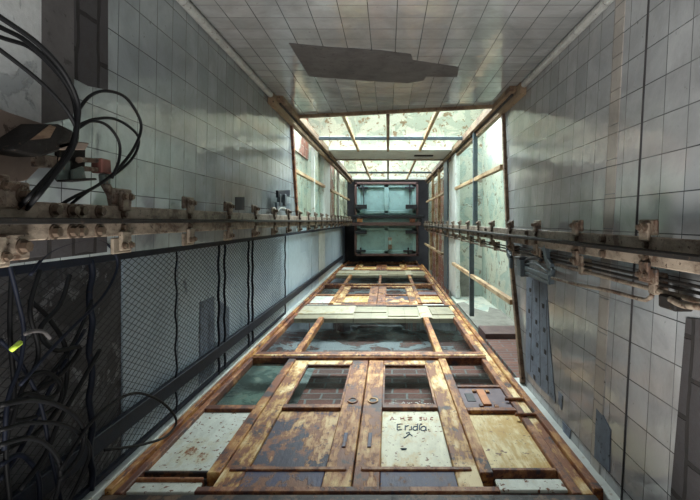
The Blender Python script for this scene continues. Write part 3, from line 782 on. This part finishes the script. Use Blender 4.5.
t = thing('limit_switch', 'blue limit switch standing on the left rail below the window edge', 'switch', on_x(283, 205, -.93))
q = lambda x, y: on_x(x, y, -.93)
def flat(pts, w, h, name, mat):
    b = MB()
    for a, c in zip(pts, pts[1:]): b.bar(q(*a), q(*c), w, h, (1, 0, 0))
    b.build(name, M[mat], t, bevel=.002)
p = q(283, 200)
MB().box(-.96, -.90, p.y - .05, p.y + .05, p.z - CZ - .05, p.z - CZ + .02).build('switch_body', M['steel_blue'], t, bevel=.005)
flat([(277,194),(289,193)], .06, .02, 'cap_plate', 'cage'); flat([(279,194),(279,206)], .04, .03, 'side_plate', 'steel_blue')
flat([(276,206),(289,206)], .06, .018, 'foot_plate', 'steel_blue'); flat([(284,194),(284,206)], .04, .025, 'side_plate', 'cage')
MB().tube([q(276,212), q(280,208), q(285,209), q(287,213)], .012, 8).build('white_lever', M['white_paint'], t, smooth=True)

# wall bracket group at upper left
t = thing('wall_bracket', 'dark steel bracket plates bolted out from the left wall', 'bracket', on_x(72, 158, -.95))
def plate(pts, X, th, name, mat):
    return MB().prism([on_x(x, y, X) for x, y in pts], (th, 0, 0)).build(name, M[mat], t, bevel=.003)
plate([(58,144),(72,141),(90,143),(86,150),(60,150)], -.90, -.06, 'top_flange', 'brown')
plate([(58,147),(86,148),(85,180),(58,180)], -.93, -.012, 'back_plate', 'rail_dark')
plate([(58,166),(71,160),(71,181),(58,181)], -.92, -.008, 'green_plate', 'green_plate')
plate([(72,170),(84,166),(87,180),(72,181)], -.91, -.008, 'green_plate', 'green_plate')
plate([(72,180),(97,178),(98,180),(74,182)], -.88, -.05, 'lower_lip', 'rail_dark')
plate([(46,155),(58,156),(57,168),(47,167)], -.93, -.05, 'wall_block', 'clip')
plate([(82,157),(104,159),(104,163),(82,162)], -.92, -.02, 'arm', 'clip')
plate([(85,166),(104,168),(104,172),(85,171)], -.92, -.02, 'arm', 'clip')
plate([(102,158),(111,160),(112,174),(102,173)], -.91, -.035, 'clamp', 'red_clamp')
plate([(104,174),(111,174),(111,184),(105,184)], -.91, -.02, 'link', 'green_plate')
plate([(105,184),(111,184),(119,194),(122,207),(114,207),(112,196)], -.91, -.02, 'link', 'clip')
for x, y in ((62,160),(79,160)):
    MB().cyl(on_x(x, y, -.925), on_x(x, y, -.905), .010, 6).build('bolt', M['bolt'], t)

t = thing('timber_block', 'splintered dark timber block under the cable bundle', 'block', on_x(45, 138, -.98))
MB().prism([on_x(x, y, -.90) for x, y in [(11,150),(48,124),(60,124),(76,132),(74,146),(42,157),(30,155)]], (-.10, 0, 0)).build('block', M['rail_dark'], t, bevel=.006)
MB().prism([on_x(x, y, -.899) for x, y in [(30,140),(50,125),(56,127),(50,138)]], (-.01, 0, 0)).build('splinter', M['wood'], t)
tag(MB().prism([on_left(*p) for p in [(-30,100),(0,112),(40,125),(12,150),(42,158),(20,180),(-40,195)]], (.022, 0, 0)).build('board', M['brown'], bevel=.003),
    'dusty brown board against the left wall below the cables', 'board')

# ------------------------------------------------------------------ wire mesh screen
XM = -1.165
t = thing('mesh_screen', 'dark diamond wire mesh screen along the lower left wall', 'mesh screen', V(XM, .14, 1.2))
y0, y1, z0, z1, st = .16, 1.04, .1, 5.4, .062
SL = 2.1
b = MB()
span = y1 - y0
for d in (1, -1):
    c = z0 - span * SL
    while c < z1:
        # line: z = c + (y - y0) (d=1) or z = c + (y1 - y)
        ta, tb = max(0, (z0 - c) / SL), min(span, (z1 - c) / SL)
        if tb - ta > .01:
            ya, yb = (y0 + ta, y0 + tb) if d > 0 else (y1 - ta, y1 - tb)
            b.cyl(V(XM + d*.0012, ya, c + ta * SL), V(XM + d*.0012, yb, c + tb * SL), .0013, 4)
        c += st
b.build('wire_mesh', M['wire'], t)
MB().bar(V(XM, .15, -.95), V(XM, .15, TOP), .035, .03, (1, 0, 0)).build('top_rail', M['cage'], t, bevel=.003)
MB().bar(V(XM, .88, -.95), V(XM, .92, TOP), .075, .03, (1, 0, 0)).build('bottom_rail', M['cage'], t, bevel=.003)
MB().bar(V(XM, 1.04, -.95), V(XM, 1.04, 5.4), .02, .02, (1, 0, 0)).build('edge_rail', M['cage'], t)
for z, w in ((1.87, .03), (2.62, .012), (3.28, .02), (3.4, .02), (3.98, .022), (4.1, .022), (5.4, .02)):
    pts = [V(XM + .008, y0 - .01 + i*.06, z + (.012 if w > .011 else .004) * math.sin(i * 1.9)) for i in range(16)]
    MB().tube(pts, w * .42, 6, 3).build('stitch_bar', M['cage'], t, smooth=True)

# ------------------------------------------------------------------ cables
def cable(pts, X, r, label, mat='cable', group='black cables on the left', dx=0.0):
    n = len(pts); P = []
    for i, p in enumerate(pts):
        xx = p[2] if len(p) > 2 else X + dx * i / max(1, n - 1)
        P.append(on_x(p[0], p[1], xx))
    return tag(MB().tube(P, r, 8, 6).build('cable', M[mat], smooth=True), label, 'cable', group)
GU = 'black cables in the upper left corner'
cable([(-700,-420),(-250,-150),(-40,-10),(0,17),(37,43),(63,71),(77,100),(78,120),(72,150),(52,178),(36,198),(22,214,-.95)], -.84, .0062, 'uppermost thick black cable sweeping down from the top left corner', group=GU)
cable([(-700,-390),(-250,-130),(-40,5),(0,27),(26,41),(55,68),(74,98),(77,122),(70,150),(48,176),(28,198),(12,214,-.95)], -.86, .0058, 'second black cable from the top in the upper left bundle', group=GU)
cable([(-700,-360),(-250,-110),(-40,20),(0,37),(29,47),(51,66),(70,91),(76,117),(73,140),(62,160)], -.88, .0055, 'third black cable in the upper left bundle, curving past the grey render', group=GU)
cable([(-700,-330),(-250,-100),(-40,22),(0,50),(37,79),(61,103),(74,123),(77,138),(70,155)], -.85, .0050, 'lowest black cable of the upper left bundle', group=GU)
cable([(77,112),(90,96),(106,91),(125,97),(138,115),(141,130),(133,150),(115,172),(95,187),(72,198),(50,212,-.95)], -.90, .0052, 'widest black cable loop over the left tiles', group=GU)
cable([(76,126),(95,119),(115,119),(132,129),(139,140),(134,156),(118,172),(90,190),(76,200),(62,213,-.95)], -.92, .0048, 'middle black cable loop over the left tiles', group=GU)
cable([(77,129),(92,121),(108,126),(119,142),(119,160),(112,178)], -.89, .0048, 'smallest black cable loop ending at the red clamp', group=GU)
GL = 'tangled black cables behind and over the mesh'
cable([(30,275),(50,252),(85,240),(105,243),(117,258),(115,275),(100,300),(60,340),(20,385)], -1.00, .005, 'black cable arching up under the left rail', 'cable_blue', GL)
cable([(60,470),(95,418),(130,394),(155,398),(172,412),(176,424),(165,437),(140,445),(105,450)], -1.0, .0055, 'large black cable loop hanging across the mesh foot', group=GL)
tang = [
 ([(8,260),(18,300),(24,330),(20,365),(8,400),(4,450)], 'leftmost black cable hanging behind the mesh'),
 ([(40,270),(30,310),(38,345),(36,365),(22,390),(10,430)], 'black cable bending beside the yellow tape'),
 ([(70,275),(60,305),(40,330),(55,350),(80,348),(60,375),(30,395)], 'black cable folding back under the yellow tape'),
 ([(92,300),(75,340),(50,375),(25,400),(0,415)], 'straight black cable crossing down to the left picture edge'),
 ([(85,330),(60,370),(40,410),(20,450),(0,480)], 'long black cable running to the lower left corner'),
 ([(0,405),(30,400),(55,404),(75,416),(84,432),(80,455),(60,480)], 'upper arch of the coiled cables at lower left'),
 ([(0,430),(30,423),(60,424),(80,434),(90,450),(82,475),(70,500)], 'second arch of the coiled cables at lower left'),
 ([(0,445),(28,438),(48,446),(60,465),(58,490),(50,510)], 'third arch of the coiled cables at lower left'),
 ([(0,465),(20,455),(36,470),(40,495),(36,520)], 'innermost arch of the coiled cables at lower left'),
 ([(58,368),(62,385),(60,400),(48,412),(20,420),(-10,418)], 'short black cable hooked above the coil'),
 ([(20,380),(45,372),(60,384),(50,398),(25,394),(10,410)], 'small closed cable loop above the coil'),
 ([(100,350),(80,385),(60,420),(45,455),(20,490)], 'slack black cable beside the first mesh post'),
 ([(0,340),(20,362),(40,402),(50,450),(62,505)], 'black cable falling steeply at the left picture edge'),
 ([(12,270),(10,330),(14,395),(6,450),(10,505)], 'vertical black cable close to the left picture edge'),
 ([(30,300),(50,320),(66,350),(64,395),(40,430),(0,452)], 'black cable curving round the middle of the tangle'),
]
for i, (pts, lab) in enumerate(tang):
    cable(pts, -1.06 - .02 * (i % 5) if i not in (5, 6, 7) else -1.0 - .01 * i / 5, .0062 + .0008 * (i % 3), lab, 'cable' if i % 4 else 'cable_blue', GL)
a = on_x(15, 347, -1.03)
tg = MB()
tg.tube([on_x(11, 350, -1.028), on_x(15, 347, -1.02), on_x(20, 343, -1.028)], .0075, 8)
tag(tg.build('tape_wrap', M['yellow'], smooth=True), 'bright yellow green tape wrapped round a cable', 'tape')
tag(MB().tube([on_x(25,334,-1.04), on_x(34,331,-1.04), on_x(44,332,-1.04), on_x(50,338,-1.04)], .006, 8).build('pale_sleeve', M['bare'], smooth=True), 'pale cable sleeve beside the yellow tape', 'sleeve')
tag(MB().tube([on_x(416-VX+VX-4,284,.88), on_x(436,283,.88), on_x(441,279,.88), on_x(447,277,.88)], .02, 6).build('branch', M['rail_dark'], smooth=True), 'dark bent stick caught on the right edge of the middle doors', 'stick') if False else None

# ------------------------------------------------------------------ lift car underside
t = thing('lift_car', 'grey green underside of the lift car at the top of the shaft', 'lift car', V(0, 0, TOP))
cx0, cx1, cy0, cy1 = -.86, .78, -1.0, .90
P = lambda name, x0, x1, y0_, y1_, z0_, z1_, m, bv=.008, par=t: MB().box(x0, x1, y0_, y1_, TOP + z0_, TOP + z1_).build(name, M[m], par, bevel=bv)
P('floor_pan', cx0, cx1, cy0, cy1, .08, .2, 'car_green')
for a in ((cx0, cx0 + .06, cy0, cy1), (cx1 - .06, cx1, cy0, cy1), (cx0, cx1, cy0, cy0 + .06), (cx0, cx1, cy1 - .06, cy1)):
    P('edge_angle', *a, 0, .2, 'car_purple')
def frame_quad(y0_, y1_):
    mx = (cx0 + cx1) / 2
    for a in ((cx0 + .06, cx0 + .16, y0_, y1_), (cx1 - .16, cx1 - .06, y0_, y1_), (mx - .06, mx + .06, y0_, y1_)):
        P('floor_joist', *a, .03, .09, 'car_green')
frame_quad(cy0 + .06, -.17); frame_quad(.12, cy1 - .06)
for yy in (cy0 + .06, -.27, .17, cy1 - .14):
    P('cross_joist', cx0 + .06, cx1 - .06, yy, yy + .08, .03, .09, 'car_green')
P('sling_beam', -1.0, .93, -.15, -.07, -.12, .06, 'car_dark'); P('sling_beam', -.92, .84, .03, .12, -.12, .06, 'car_purple')
P('beam_web', cx0, cx1, -.07, .03, -.02, .06, 'car_green')
for x in (-.72, .62): P('buffer_plate', x - .07, x + .07, -.06, .03, -.13, 0, 'door_iron')
for x in (-.69, .60):
    P('joist_bracket', x - .15, x + .15, -.42, -.31, -.06, .03, 'car_dark')
    P('joist_bracket', x - .15, x + .15, .24, .33, -.06, .03, 'car_dark')
for x, y in ((-.64, -.88), (.56, -.88), (-.70, .74), (.52, .74)):
    P('corner_cleat', x - .13, x + .13, y, y + .05, -.02, .03, 'car_dark'); P('corner_cleat', x - .02, x + .02, y - .06, y + .12, -.02, .03, 'car_dark')
for x in (-.62, .56):
    P('tie_bar', x - .012, x + .012, -.86, -.32, -.01, .02, 'car_dark', 0)
P('terminal_box', -.0, .10, .42, .72, -.06, .03, 'clip'); P('terminal_cover', .01, .09, .5, .6, -.08, -.06, 'car_green', .004)
for x in (cx0 - .02, cx1 + .02):
    P('stile', x - .06, x + .06, -.12, .1, -.1, .6, 'car_dark')
P('car_wall', cx0 - .02, cx0 + .02, cy0, cy1, .2, 1.2, 'cage'); P('car_wall', cx1 - .02, cx1 + .02, cy0, cy1, .2, 1.2, 'cage')
P('car_wall', cx0, cx1, cy0, cy0 + .03, .2, 1.2, 'cage'); P('car_wall', cx0, cx1, cy1 - .03, cy1, .2, 1.2, 'cage')
